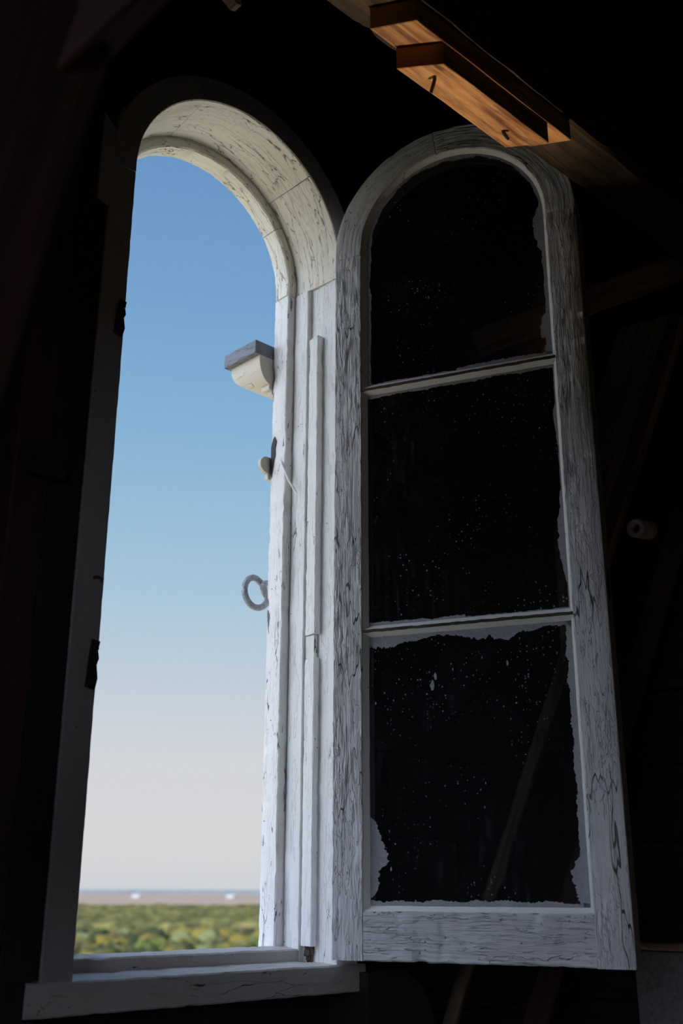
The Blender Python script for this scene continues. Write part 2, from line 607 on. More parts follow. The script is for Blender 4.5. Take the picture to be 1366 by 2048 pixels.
wr = struct(empty('wall_right'))
box('outer_panel', (XR + 0.03, YB - .1, -0.1), (XR + 0.1, 0.117, ZT + .1), M['plank'], wr, step=1, ch=0)
z = 0.0
while z < ZT:
    box('plank', (XR + random.uniform(0, .006), YB, z + .003), (XR + 0.029, 0.09, min(z + ph - .003, ZT)), M['plank'], wr, step=0.5, ch=0.001, axis=1)
    z += ph
# the left wall has a window opening of its own, behind the photographer
wl = struct(empty('wall_left'))
for lo_, hi_ in (((YB - .1, -0.1), (-2.30, ZT + .1)), ((-1.40, -0.1), (0.117, ZT + .1)), ((-2.30, -0.1), (-1.40, 1.4)), ((-2.30, 2.65), (-1.40, ZT + .1))):
    box('wall_panel', (XL - 0.12, lo_[0], lo_[1]), (XL, hi_[0], hi_[1]), M['greywall'], wl, step=2, ch=0)
wb = struct(box('wall_back', (XL - .1, YB - 0.12, -0.1), (XR + .1, YB, ZT + .1), M['greywall'], step=0.5, ch=0))
fl = struct(empty('floor'))
box('subfloor', (XL - .1, YB - .1, -0.16), (XR + .1, 0.117, -0.03), M['floorw'], fl, step=1, ch=0)
y = YB
while y < 0.08:
    box('plank', (XL, y + .002, -0.029), (XR, min(y + .16, 0.09), 0.0), M['floorw'], fl, step=0.5, ch=0.001)
    y += 0.162
ce = struct(empty('ceiling'))
box('roof_panel', (XL - .1, YB - .1, ZT + .03), (XR + .1, 0.2, ZT + .12), M['plank'], ce, step=1, ch=0)
x = XL
while x < XR:
    box('plank', (x + .003, YB, ZT), (min(x + .187, XR), 0.09, ZT + .029), M['plank'], ce, step=0.5, ch=0.001, axis=1)
    x += 0.19

# ------------------------------------------------------------------ window_1: the arched frame
win = struct(empty('window_1', (0, 0, 0)))
JW = RO - R
main = [(0, 0), (JW, 0), (JW, 0.151), (-0.014, 0.151), (-0.014, 0.102), (0, 0.102)]
stop = [(-0.037, 0.152), (JW - .002, 0.152), (JW - .002, 0.206), (-0.037, 0.206)]
ZJ = ZS - 0.017
xr, xl = X, -X
sweep('jamb_board', main, straight((R, 0, ZB), (R, 0, ZJ), xr, Y, 0.008), M['jamb'], win, jit=0.0007, ch=0.0012, chips=0.0)
sweep('jamb_board', main, straight((-R, 0, ZB), (-R, 0, ZJ), xl, Y, 0.008), M['casing'], win, jit=0.0007, ch=0.0012)
sweep('blind_stop', stop, straight((R, 0, ZB + .02), (R, 0, ZS - 0.02), xr, Y, 0.006), M['stop'], win, jit=0.0011, jf=45, ch=0.0025, chips=0.0035)
sweep('blind_stop', stop, straight((-R, 0, ZB + .02), (-R, 0, ZS - 0.02), xl, Y, 0.006), M['stop'], win, jit=0.0011, ch=0.0025, chips=0.003)
archp = [(0, 0), (JW, 0), (JW, 0.151), (-0.0105, 0.151), (-0.010, 0.135), (-0.004, 0.06)]
# interior arch head in three bent segments
for a0, a1 in ((-0.05, 0.86), (0.865, 2.02), (2.025, PI + 0.05)):
    sweep('arch_segment', archp, arc(ZS, R, a0, a1, 60), M['soffit'], win, jit=0.0008, ch=0.0015)
for a0, a1 in ((-0.06, 0.62), (0.625, 1.9), (1.905, PI + 0.06)):
    sweep('arch_stop', stop, arc(ZS, R, a0, a1, 60), M['soffit'], win, jit=0.0013, jf=45, ch=0.004, chips=0.002)
# dull paint skin on the room face of the arch
skin = [(0.0015, -0.0022), (JW + .0005, -0.0022), (JW + .0005, 0.0), (0.0015, 0.0)]
sweep('arch_casing', skin, arc(ZS, R, -0.05, 2.02, 80), M['casing'], win, jit=0.0005, ch=0.0006)
sweep('arch_casing', skin, arc(ZS, R, 2.025, PI + 0.05, 50), M['casing'], win, jit=0.0005, ch=0.0006)
# stop bead nailed on the right jamb, in two broken lengths
bead = [(-0.019, 0.0575), (0.0, 0.0575), (0.0, 0.097), (-0.012, 0.097)]
sweep('stop_bead', bead, straight((R, 0, 2.14), (R, 0, 2.893), xr, Y, 0.006), M['jamb'], win, jit=0.0012, jf=40, ch=0.0018, chips=0.002)
bead2 = [(-0.017, 0.0595), (0.0, 0.0595), (0.0, 0.099), (-0.011, 0.099)]
sweep('stop_bead', bead2, straight((R, 0, ZB + 0.033), (R, 0, 2.085), xr, Y, 0.006), M['jamb'], win, jit=0.0012, jf=40, ch=0.0022, chips=0.002)
bead3 = [(-0.010, 0.0665), (0.0, 0.0665), (0.0, 0.099), (-0.009, 0.099)]
sweep('stop_bead', bead3, straight((R, 0, 2.087), (R, 0, 2.138), xr, Y, 0.006), M['stop'], win, jit=0.0012, ch=0.002)
# sill: bottom board, riser and the outer sill
sweep('bottom_board', [(-0.0526, -0.004), (0.0, -0.004), (0.004, 0.102), (-0.0526, 0.102)], straight((-0.384, 0, ZB), (0.378, 0, ZB), Z, Y, 0.008), M['sill'], win, jit=0.0012, jf=24, ch=0.003, chips=0.003)
sweep('sill_riser', [(-0.02, 0.1), (0.0270, 0.1), (0.0315, 0.160), (-0.02, 0.160)], straight((-0.312, 0, ZB), (0.300, 0, ZB), Z, Y, 0.006), M['sill'], win, jit=0.0012, jf=30, ch=0.003, chips=0.002)
sweep('outer_sill', [(-0.05, 0.161), (0.0290, 0.161), (0.006, 0.36), (-0.05, 0.36)], straight((-0.42, 0, ZB), (0.42, 0, ZB), Z, Y, 0.01), M['stop'], win, jit=0.001, ch=0.003)
# shim block beside the left of the arch
prism('shim_board', [(-0.3865, 2.936), (-0.3605, 2.929), (-0.3595, 3.118), (-0.3865, 3.148)], -0.004, 0.0025, M['casing'], win)
# outside: pilasters with a capital and a necking bead
for s in (1, -1):
    ax = Vector((s, 0, 0))
    box('pilaster', (0.335 if s > 0 else -0.44, 0.207, ZB - 0.02), (0.44 if s > 0 else -0.335, 0.226, 2.76), M['stop'], win, axis=2, ch=0.002, jit=0.0008)
    # profile (o = distance from x=0 outward, z)
    def capx(name, pts, mat, yy=(0.2065, 0.25, 0.30, 0.333)):
        n_ = len(pts)
        st = [(Vector((0, q, 0)), ax, Z) for q in yy]
        return sweep(name, pts, st, mat, win, ch=0.0006, smooth=40, step=0.2)
    capx('capital_abacus', [(0.2035, 2.873), (0.2035, 2.909), (0.40, 2.909), (0.40, 2.873)], M['capgrey'])
    def loft(name, levels, mat):
        bm = bmesh.new(); uvl = bm.loops.layers.uv.new('UVMap')
        rows = [[bm.verts.new((s * a_, b_, c_)) for a_, b_ in ((x0, .2065), (x0, y1), (.40, y1), (.40, .2065))] for x0, y1, c_ in levels]
        for r0, r1 in zip(rows, rows[1:]):
            for k_ in range(4):
                bm.faces.new((r0[k_], r0[(k_ + 1) % 4], r1[(k_ + 1) % 4], r1[k_]))
        bm.faces.new(rows[0]); bm.faces.new(rows[-1][::-1])
        bmesh.ops.recalc_face_normals(bm, faces=bm.faces)
        for f in bm.faces:
            for lp in f.loops:
                lp[uvl].uv = (lp.vert.co.y, lp.vert.co.z + lp.vert.co.x)
        me = bpy.data.meshes.new(name); bm.to_mesh(me); bm.free()
        return link(name, me, mat, win, 40)
    loft('capital_ovolo', [(0.2185, .322, 2.8725), (0.2185, .322, 2.864)] + [(0.2185 + 0.040 * (1 - math.cos(t)), .322 - .080 * (1 - math.cos(t)), 2.864 - 0.064 * math.sin(t)) for t in [PI / 2 * i / 10 for i in range(1, 11)]], M['capcream'])
    loft('capital_fillet', [(0.2515, .236, 2.7995), (0.2515, .236, 2.787)], M['capcream'])
    loft('capital_fillet', [(0.2595, .226, 2.7865), (0.2610, .222, 2.775)], M['capcream'])
    ast = [(0.252 - 0.021 * math.cos(t), 2.581 + 0.021 * math.sin(t)) for t in [-PI / 2 + PI * i / 10 for i in range(11)]]
    capx('necking_bead', ast + [(0.36, 2.602), (0.36, 2.56)], M['capcream'], (0.2065, 0.217))
    capx('necking_fillet', [(0.2555, 2.544), (0.2555, 2.5595), (0.36, 2.5595), (0.36, 2.544)], M['capcream'], (0.2065, 0.218))

# rotten gash in the edge of the blind stop, and crumbling dirt in the sill corner
gash = [(0.186, 2.642), (0.193, 2.655), (0.199, 2.648), (0.2045, 2.63), (0.2045, 2.56), (0.200, 2.545), (0.196, 2.56), (0.192, 2.585), (0.188, 2.60), (0.190, 2.62)]
prism('rot_gash', gash, -0.0006, 0.0025, M['lump'], win, Matrix(((0, 1, 0, R - 0.0375), (1, 0, 0, 0), (0, 0, 1, 0), (0, 0, 0, 1))))
bm = bmesh.new()
bmesh.ops.create_icosphere(bm, subdivisions=4, radius=1.0)
for v in bm.verts:
    q = v.co.copy()
    f_ = 1 + .5 * noise.noise(q * 2.5) + .35 * noise.noise(q * 7)
    v.co = Vector((R - .002 + q.x * .006 * f_, .080 + q.y * .013 * f_, ZB + .024 + q.z * .022 * f_))
me = bpy.data.meshes.new('crumbled_dirt'); bm.to_mesh(me); bm.free()
link('crumbled_dirt', me, wood('crumbled_dirt_brown', (44, 34, 28), (120, 104, 90), relief=1.5, sl=60, sp=90), win)

# strike plates let into the left casing
for zc, hh, nm in ((2.685, 0.075, 'upper'), (1.978, 0.085, 'lower')):
    t = empty('strike_plate', (-0.3135, -0.003, zc))
    tag(t, 'rusty iron strike plate on dark left window casing, %s of the two' % nm, 'strike plate', None)
    pl = [(-0.0105, -hh / 2), (0.0085, -hh / 2 - .004), (0.0125, -0.3 * hh), (0.0085, 0.0), (0.0125, .12 * hh), (0.0095, .3 * hh), (0.0125, hh / 2), (-0.0035, hh / 2 + .002), (-0.0075, .1 * hh)]
    prism('plate', pl, -0.003, 0.001, M['iron'], t)
    for dz in (-0.30, 0.02, 0.34):
        lathe('screw', [(0.0058, -0.002), (0.0058, 0.0), (0.0048, 0.0015), (0.002, 0.0018)], M['iron'], t, 16,
              Matrix.Translation((0.003 + dz * 0.004, -0.0045, dz * hh)) @ Matrix.Rotation(-PI / 2, 4, 'Z'))
t = tube('bent_staple', [(-0.322, 0.001, 2.137), (-0.320, -0.005, 2.140), (-0.314, -0.007, 2.1395), (-0.308, -0.006, 2.138), (-0.3045, 0.001, 2.134)], 0.0022, M['iron'])
tag(t, 'small iron staple in left window casing between the two strike plates', 'staple')

# ------------------------------------------------------------------ the sash, swung open into the room
SC = 0.975
rz = math.atan2(-0.9143501, 0.40492456)
SZ = H - 0.14 * SC
sash = empty('casement_sash', (0.3703, -0.3032, SZ), rz)
tag(sash, 'tall arched three-pane window sash in peeling white paint, swung open beside the arched opening', 'window sash')
so, si = 0.3003 * SC, 0.2312 * SC
zsp = (1.4988 + 0.14) * SC          # springing above the sash foot
T = 0.072
rl = (0.14 - 0.046) * SC            # top of the bottom rail
stile = [(0, 0), (so - si, 0), (so - si, T), (0, T)]
zj_ = zsp - 0.012


def sst(z0, z1, u, ax):
    return straight((u, 0, z0), (u, 0, z1), ax, Y, 0.006)


# o runs from the glass side outwards
sweep('stile', [(0, 0), (so - si, 0), (so - si, .012), (so - si - .004, T), (0, T)], sst(0.0, zj_, -si, -X), M['sash'], sash, jit=0.0009, jf=35, ch=0.002, chips=0.0015)
sweep('stile', [(0, 0), (so - si, 0), (so - si, 0.003), (so - si, T), (0, T)], sst(-0.001, zj_, si, X), M['sash'], sash, jit=0.0010, jf=35, ch=0.002, chips=0.0012)
sweep('stile_edge', [(so - si - 0.0035, 0.0035), (so - si + 0.0012, 0.0035), (so - si + 0.0012, T), (so - si - 0.0035, T)], sst(0.002, zj_, si, X), M['edge'], sash, jit=0.0004, ch=0.0005)
ap = [(0, 0), (so - si, 0), (so - si, T), (0, T)]
sweep('arch_segment', ap, arc(zsp, si, 1.70, PI + 0.045, 90), M['sash_arch'], sash, jit=0.0008, ch=0.002)
sweep('arch_segment', ap, arc(zsp, si, -0.045, 1.695, 90), M['sash'], sash, jit=0.0009, ch=0.002, chips=0.0015)
sweep('bottom_rail', [(-rl, 0.0008), (0, 0.0008), (0, T), (-rl, T)], straight((-si, 0, rl), (si, 0, rl), Z, Y, 0.006), M['rail'], sash, jit=0.0012, jf=30, ch=0.0025, chips=0.004)
GD = 0.013                                            # glass set back from the face
b0, b1 = (1.1157 + 0.14) * SC, (0.5305 + 0.14) * SC     # muntin centre lines
for zc in (b0, b1):
    sweep('muntin', [(-0.0032, 0.001), (0.0032, 0.001), (0.0032, T * .6), (-0.0032, T * .6)], straight((-si, 0, zc), (si, 0, zc), Z, Y, 0.004), M['bare'], sash, jit=0.0009, jf=60, ch=0.0006, chips=0.001)



def pane_outline(zlo, zhi, arch, inset, ds=0.0015):
    """closed list of (u, z, nu, nz) with inward normals, u across, z up"""
    u = si - inset
    pts = []

    def seg(a, b, n):
        L = (Vector(b) - Vector(a)).length
        k = max(2, int(L / ds))
        for i in range(k):
            p = Vector(a).lerp(Vector(b), i / k)
            pts.append((p.x, p.y, n[0], n[1]))
    seg((-u, zlo + inset), (u, zlo + inset), (0, 1))
    if arch:
        seg((u, zlo + inset), (u, zsp), (-1, 0))
        k = int(PI * u / ds)
        for i in range(k):
            a = PI * i / k
            pts.append((u * math.cos(a), zsp + u * math.sin(a), -math.cos(a), -math.sin(a)))
        seg((-u, zsp), (-u, zlo + inset), (1, 0))
    else:
        seg((u, zlo + inset), (u, zhi - inset), (-1, 0))
        seg((u, zhi - inset), (-u, zhi - inset), (0, -1))
        seg((-u, zhi - inset), (-u, zlo + inset), (1, 0))
    return pts


def putty(zlo, zhi, arch, par):
    """bevelled putty fillet from the frame face down to the glass"""
    bm = bmesh.new()
    uvl = bm.loops.layers.uv.new('UVMap')
    A = pane_outline(zlo, zhi, arch, -0.0005, 0.006)
    n = len(A)
    wv = 0.0095
    rows = []
    u_in = si - wv
    L = 0
    for i, (u, z, nu, nz) in enumerate(A):
        # mitred inner point: clamp to the inner rectangle / arch
        q = Vector((u, z))
        if arch and z > zsp:
            d = Vector((u, z - zsp)).normalized()
            inner = Vector((0, zsp)) + d * (si - (.00875 - .00225 * d.x))
        else:
            inner = Vector((max(-(si - .011), min(si - .0065, u)), max(zlo + wv, min((zhi - wv) if not arch else 9, z))))
        nz_ = noise.noise((u * 30, z * 30, zlo * 9)) * 0.0009
        inner += (q - inner) * (nz_ * 60)
        rows.append([(u, 0.0025, z), (inner.x, GD - .0006, inner.y), (inner.x, GD + 0.0012, inner.y), (u, GD + 0.0012, z)])
    V = [[bm.verts.new(p) for p in r] for r in rows]
    for i in range(n):
        a, b = V[i], V[(i + 1) % n]
        L2 = L + (a[0].co - b[0].co).length
        for k in range(4):
            j = (k + 1) % 4
            f = bm.faces.new((a[k], a[j], b[j], b[k]))
            for lp, uv in zip(f.loops, ((L, k * .014), (L, k * .014 + .014), (L2, k * .014 + .014), (L2, k * .014))):
                lp[uvl].uv = uv
        L = L2
    bmesh.ops.recalc_face_normals(bm, faces=bm.faces)
    me = bpy.data.meshes.new('putty')
    bm.to_mesh(me); bm.free()
    return link('putty', me, M['putty'], par, 30)


def smear(zlo, zhi, arch, wf, seed, par):
    """ragged paint left on the glass along the putty"""
    A = pane_outline(zlo, zhi, arch, 0.0066, 0.0014)
    bm = bmesh.new()
    V = []
    for (u, z, nu, nz) in A:
        q = Vector((u * 1.0, z * 1.0, seed))
        rag = noise.noise(q * 28) * .55 + noise.noise(q * 90) * .35 + noise.noise(q * 310) * .25
        wd = wf(u, z, nu, nz)
        wd = max(0.0004, wd * (1.25 + 0.75 * rag) + 0.0012 * rag)
        o = Vector((u, GD - 0.0003, z)); i_ = o + Vector((nu, 0, nz)) * wd
        V.append([bm.verts.new(o), bm.verts.new(i_), bm.verts.new(i_ + Y * .0002), bm.verts.new(o + Y * .0002)])
    n = len(V)
    for i in range(n):
        a, b = V[i], V[(i + 1) % n]
        for k in range(4):
            j = (k + 1) % 4
            bm.faces.new((a[k], a[j], b[j], b[k]))
    bmesh.ops.recalc_face_normals(bm, faces=bm.faces)
    me = bpy.data.meshes.new('paint_smear')
    bm.to_mesh(me); bm.free()
    return link('paint_smear', me, M['smear'], par, 30)


def blob(c, w_, lo, hi, z):
    """smooth bump of width between lo and hi"""
    if z <= lo or z >= hi:
        return 0.0
    return w_ * math.sin(PI * (z - lo) / (hi - lo)) ** 0.7


def w_top(u, z, nu, nz):
    if nz > .9:
        return 0.005 + 0.004 * (u > 0)
    if nu < -.3 and z > 1.28:
        return 0.007 + blob(0, .013, 1.50, 1.62, z) + blob(0, .012, 1.24, 1.34, z)
    if nu > .3:
        return 0.010
    return 0.011


def w_mid(u, z, nu, nz):
    if nz > .9:
        return 0.007 - 0.003 * (u > 0)
    if nz < -.9:
        return 0.008
    if nu < 0:
        return 0.002 + blob(0, .009, .72, .92, z) + blob(0, .005, 1.02, 1.12, z)
    return 0.003


def w_low(u, z, nu, nz):
    if nz > .9:
        return 0.010
    if nz < -.9:
        return 0.015 + 0.006 * math.sin(u * 25)
    if nu < 0:
        return 0.010 + blob(0, .014, .10, .19, z)
    return 0.003 + blob(0, .026, .115, .27, z)


for (zlo, zhi, arch_, wf, sd) in ((b0 + .0030, 0, True, w_top, 1.3), (b1 + .0030, b0 - .0030, False, w_mid, 4.7), (rl, b1 - .0030, False, w_low, 8.1)):
    o = [(p[0], p[1]) for p in pane_outline(zlo, zhi, arch_, 0.002, 0.02)]
    pane_ = prism('glass_pane', o, GD, GD + 0.003, M['glass'], sash)
    putty(zlo, zhi, arch_, pane_)
    smear(zlo, zhi, arch_, wf, sd, pane_)
# flecks of paint on the lowest pane
for k_, (u, z, r_) in enumerate(((-0.075, .53, .010), (-0.068, .548, .007), (-0.03, .56, .003), (-0.17, .17, .004), (0.085, .565, .005), (0.1, .53, .002), (0.03, .33, .002), (-0.12, .11, .003), (-.2, .5, .003))):
    pts = [(u + r_ * (.45 + .3 * noise.noise((k_, i * .9, 0))) * math.cos(2 * PI * i / 12), z + r_ * (1.1 + .5 * noise.noise((k_, i * .9, 3))) * math.sin(2 * PI * i / 12)) for i in range(12)]
    prism('paint_fleck', pts, GD - .0004, GD - .0001, M['smear'], pane_)
# latch mortise in the free stile, and hinges behind the hung stile
box('latch_plate', (so - .0015, 0.018, 0.685), (so + .0028, 0.046, 0.745), M['iron'], sash, axis=2, ch=0.001)
for zc in (0.25, 0.95, 1.55):
    tube('hinge_barrel', [(-so + .026, T + .008, zc - .04), (-so + .026, T + .008, zc + .04)], 0.0065, M['iron'], sash, 12)

# ------------------------------------------------------------------ hardware on the jamb and outside
t = tube('bent_nail', [(0.304, 0.165, 2.584), (0.262, 0.165, 2.580), (0.258, 0.160, 2.573), (0.262, 0.150, 2.552), (0.2655, 0.139, 2.525), (0.271, 0.127, 2.502), (0.277, 0.121, 2.491)], [.0028, .0028, .003, .0028, .0027, .0027, .0016], M['jamb'], seg=10)
tag(t, 'white painted bent wire nail hanging from right window jamb below the cornice block', 'nail')
ring_pts = []
CX, CZ = 0.2665, 2.2675
for i in range(34):
    a = math.radians(62 + 262 * i / 33)
    ring_pts.append(Vector((CX + 0.0335 * math.cos(a), 0.262 - 0.0005 * i, CZ + 0.038 * math.sin(a))))
ring_pts = [Vector((0.30, .262, 2.288)), Vector((0.289, .262, 2.297))] + ring_pts + [Vector((0.2985, .246, 2.257)), Vector((0.289, .246, 2.270)), Vector((0.283, .245, 2.282)), Vector((0.2875, .247, 2.293)), Vector((0.300, .25, 2.297))]
t = tube('shutter_ring', ring_pts, [0.0078] * (len(ring_pts) - 5) + [0.0078, 0.0085, 0.009, 0.0085, 0.007], M['metal'], seg=16)
tag(t, 'thick grey iron curled ring hook on outside of right window jamb', 'ring hook')

# ------------------------------------------------------------------ overhead timbers
t = beam('tie_beam', (XL + .02, -0.640, 3.1605), (XR - .005, -0.640, 3.1605), 0.118, 0.121, M['beam'], side=Y, jit=0.0035, ch=0.006, step=0.02, chips=0.006)
tag(t, 'heavy dark brown horizontal timber crossing above the open sash', 'beam')


def batten(name, y0, y1, z0, z1, xa, xb, skew, mat):
    bm = bmesh.new()
    uvl = bm.loops.layers.uv.new('UVMap')
    n = 40
    rows = []
    for i in range(n + 1):
        f = i / n
        row = []
        for (yy, zz) in ((y0, z0), ((y0 + y1) / 2, z0), (y1, z0), (y1, z1), (y0, z1)):
            xx = xa + (xb - xa) * f + skew * (y1 - yy) / (y1 - y0)
            q = Vector((xx, yy, zz))
            row.append(bm.verts.new(q + noise.noise_vector(q * 14) * .0012))
        rows.append(row)
    for i in range(n):
        a, b = rows[i], rows[i + 1]
        for k in range(5):
            j = (k + 1) % 5
            f = bm.faces.new((a[k], a[j], b[j], b[k]))
            for lp, uv in zip(f.loops, ((i * .014, k * .04), (i * .014, k * .04 + .04), (i * .014 + .014, k * .04 + .04), (i * .014 + .014, k * .04))):
                lp[uvl].uv = uv
    bm.faces.new(rows[0]); bm.faces.new(rows[-1][::-1])
    bmesh.ops.recalc_face_normals(bm, faces=bm.faces)
    bmesh.ops.bevel(bm, geom=[e for e in bm.edges if len(e.link_faces) == 2 and e.calc_face_angle(0) > 1.0], offset=0.0012, segments=1, affect='EDGES')
    me = bpy.data.meshes.new(name)
    bm.to_mesh(me); bm.free()
    return link(name, me, mat, None, 30)


CY = -1.7033
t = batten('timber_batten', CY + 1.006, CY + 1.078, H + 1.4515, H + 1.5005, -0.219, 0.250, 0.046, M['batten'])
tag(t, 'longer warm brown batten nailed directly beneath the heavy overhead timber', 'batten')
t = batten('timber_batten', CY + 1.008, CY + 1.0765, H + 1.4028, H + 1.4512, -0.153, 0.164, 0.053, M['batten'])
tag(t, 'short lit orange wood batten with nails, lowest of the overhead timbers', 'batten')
zb = H + 1.4028
for nm, p in (('bent iron nail near the left end of the short lit batten', [(-0.088, -0.662, zb + .01), (-0.088, -0.662, zb - .006), (-0.0885, -0.658, zb - .018), (-0.088, -0.652, zb - .030)]),
              ('dark nail near the right end of the short lit batten', [(0.120, -0.655, zb + .01), (0.121, -0.656, zb - .004), (0.124, -0.659, zb - .013), (0.128, -0.662, zb - .02)])):
    t = tube('iron_nail', p, [.0035, .0035, .0034, .003], M['iron'], seg=10)
    tag(t, nm, 'nail')

# rafter close to the camera on the left, and the strut meeting it
a = Vector((-0.906, -0.62, 1.63)); b = Vector((-0.906, -1.31, 3.03))
d = (b - a).normalized()
t = sweep('foreground_rafter', rect(0.0, 0.10, -0.20, 0.0), [(a.lerp(b, i / 24), Vector((0, d.z, -d.y)).normalized(), X) for i in range(25)], M['red'], None, jit=0.003, jf=8, ch=0.008, step=0.05)
tag(t, 'dark reddish sloping rafter close by on the left edge', 'rafter')
a = Vector((-0.922, -0.955, 2.326)); b = Vector((-0.80, -1.178, 2.549))
sd = Vector((-0.667, 0.317, 0.66)).normalized()
t = beam('roof_strut', a - (b - a) * .25 + sd * .061, b + (b - a) * .8 + sd * .061, 0.12, 0.05, M['red'], side=sd, ch=0.004)
tag(t, 'short weathered strut meeting the foreground rafter at top left', 'strut')
# splinter of a board end at the top
t = prism('board_end', [(-0.62, 3.30), (-0.45, 3.083), (-0.418, 3.066), (-0.408, 3.070), (-0.41, 3.082), (-0.44, 3.115), (-0.57, 3.30)], -0.495, -0.475, M['brace'])
tag(t, 'small pale rounded board end hanging above the arch', 'board')

# stud with a small square plate at the left of the window
t = box('wall_stud', (-0.50, 0.0, 0.0), (-0.43, 0.088, ZT), M['red'], axis=2, ch=0.004, step=0.05, jit=0.002)
tag(t, 'dark vertical stud on the wall left of the arched window', 'stud')
t = prism('wooden_plate', [(-0.475, 2.30), (-0.407, 2.305), (-0.408, 2.372), (-0.476, 2.368)], -0.018, -0.001, M['plank'])
tag(t, 'small dim square wooden plate fixed to the left stud', 'plate')

# right-hand corner
t = beam('corner_strut', (0.79, -0.03, 3.019), (1.2, -0.505, 3.255), 0.075, 0.03, M['brace'], side=Z, chips=0.003)
tag(t, 'narrow weathered strut running behind the top of the sash', 'strut')
wp = [Vector(p) for p in ((1.19, -0.242, 3.142), (1.19, -0.423, 3.118), (1.19, -0.435, 3.095), (1.19, -0.155, 2.516), (1.19, 0.03, 2.13), (1.19, 0.03, 2.575))]
bm = bmesh.new(); uvl = bm.loops.layers.uv.new('UVMap')
A = [bm.verts.new(p) for p in wp]; B = [bm.verts.new(p + X * .045) for p in wp]
bm.faces.new(A); bm.faces.new(B[::-1])
for i in range(6):
    bm.faces.new((A[i], B[i], B[(i + 1) % 6], A[(i + 1) % 6]))
bmesh.ops.recalc_face_normals(bm, faces=bm.faces)
gd = Vector((0, -.44, .9)).normalized(); gp = Vector((0, .9, .44)).normalized()
for f in bm.faces:
    for lp in f.loops:
        lp[uvl].uv = (lp.vert.co.dot(gd), lp.vert.co.dot(gp) + lp.vert.co.x)
bmesh.ops.bevel(bm, geom=list(bm.edges), offset=.003, segments=1, affect='EDGES')
me = bpy.data.meshes.new('wide_brace'); bm.to_mesh(me); bm.free()
t = link('wide_brace', me, M['brace'])
tag(t, 'wide grey-brown diagonal plank on the wall right of the sash', 'brace')
t = beam('diagonal_brace', (1.155, -0.438, 3.085), (0.555, -0.035, 1.249), 0.030, 0.024, M['dimbrace'], side=(.5, -.85, .1), chips=0.003)
tag(t, 'long narrow diagonal brace seen through the lowest pane and below the sash', 'brace')
t = beam('red_brace', (1.175, -0.393, 2.524), (0.845, -0.035, 1.221), 0.055, 0.03, M['red'], side=(.5, -.85, .1))
tag(t, 'dark reddish diagonal brace right of the lower sash', 'brace')
t = beam('roof_rafter', (1.21, 0.03, 4.90), (1.21, -1.1, 2.89), 0.12, 0.05, M['red'], side=(0, .85, .5), chips=0.006)
t.location = (0, -0.055, 0.03)
tag(t, 'dark sloping rafter on the right wall in the upper right corner', 'rafter')
t = beam('corner_post', (1.205, -0.445, 3.30), (1.205, -0.445, 3.98), 0.08, 0.06, M['beam'], side=Y, jit=.004, chips=.006)
tag(t, 'rough dark post standing under the upper right rafter', 'post')
t = beam('upper_brace', (1.2, -0.04, 4.02), (1.2, -0.235, 4.40), 0.07, 0.04, M['red'], side=Y)
tag(t, 'dark reddish brace beneath the roof left of the rough post', 'brace')
t = box('painted_board', (1.205, -0.95, 1.12), (1.249, -0.119, 1.452), M['stone'], axis=1, ch=0.004, jit=0.001)
tag(t, 'broad rough grey painted board at the lower right corner', 'board')
t = box('ledge_moulding', (1.19, -0.95, 1.456), (1.249, -0.118, 1.472), M['brace'], axis=1, ch=0.003, jit=0.001)
tag(t, 'thin dark ledge strip lying on top of the grey painted board', 'ledge')
# rounded block under the sash
pts = [(0.36, 1.0), (0.36, 1.435)] + [(0.43 + 0.13 * math.sin(q), 1.30 + 0.14 * math.cos(q)) for q in [PI / 2 * i / 10 for i in range(0, 11)]] + [(0.585, 1.0)]
t = prism('rounded_block', pts, -0.03, 0.085, M['lump'])
tag(t, 'dark round-shouldered wooden block against the wall below the sash', 'block')

# porcelain tube insulator
ins = empty('porcelain_insulator', (1.25, -0.246, 2.531))
tag(ins, 'white porcelain tube insulator sticking out of the dark wall right of the sash', 'insulator')
ax = Vector((-0.976, -0.125, -0.173)).normalized()
mt = ax.to_track_quat('X', 'Z').to_matrix().to_4x4()
lathe('tube', [(0.0245, 0.0), (0.0255, 0.003), (0.0255, 0.062), (0.0235, 0.0655)], M['porcelain'], ins, 40, mt)
lathe('collar', [(0.0235, 0.068), (0.0255, 0.0705), (0.0255, 0.094), (0.0235, 0.098), (0.0145, 0.0985), (0.0125, 0.096), (0.0125, 0.070)], M['porcelain'], ins, 40, mt)
lathe('bore', [(0.012, 0.0), (0.012, 0.0765), (0.0115, 0.077)], M['iron'], ins, 24, mt)

# ------------------------------------------------------------------ outside: added bounce roof below the window, land and trees
GZ = -28.0
lower = struct(box('roof', (-12, 0.25, -0.6), (12, 7.0, -0.3), plain('pale_bounce_roof', (232, 214, 178), rough=0.9, sc=8), step=1.5, ch=0))  # unseen pale roof, added to throw sunlight up onto the arch soffit


def sector(name, r0, r1, z, mat, a0=-20, a1=160, n=80):
    bm = bmesh.new()
    uvl = bm.loops.layers.uv.new('UVMap')
    nr = 10
    rows = []
    for j in range(nr + 1):
        r = r0 + (r1 - r0) * (j / nr) ** 1.5
        rows.append([bm.verts.new((r * math.cos(math.radians(a)), r * math.sin(math.radians(a)), z + (noise.noise((r * .004, a * .05, 3)) * (0.9 if z < GZ + .3 else 0)))) for a in [a0 + (a1 - a0) * i / n for i in range(n + 1)]])
    for a, b in zip(rows, rows[1:]):
        for i in range(n):
            bm.faces.new((a[i], a[i + 1], b[i + 1], b[i]))
    bmesh.ops.recalc_face_normals(bm, faces=bm.faces)
    me = bpy.data.meshes.new(name)
    bm.to_mesh(me); bm.free()
    return link(name, me, mat, None, 60)


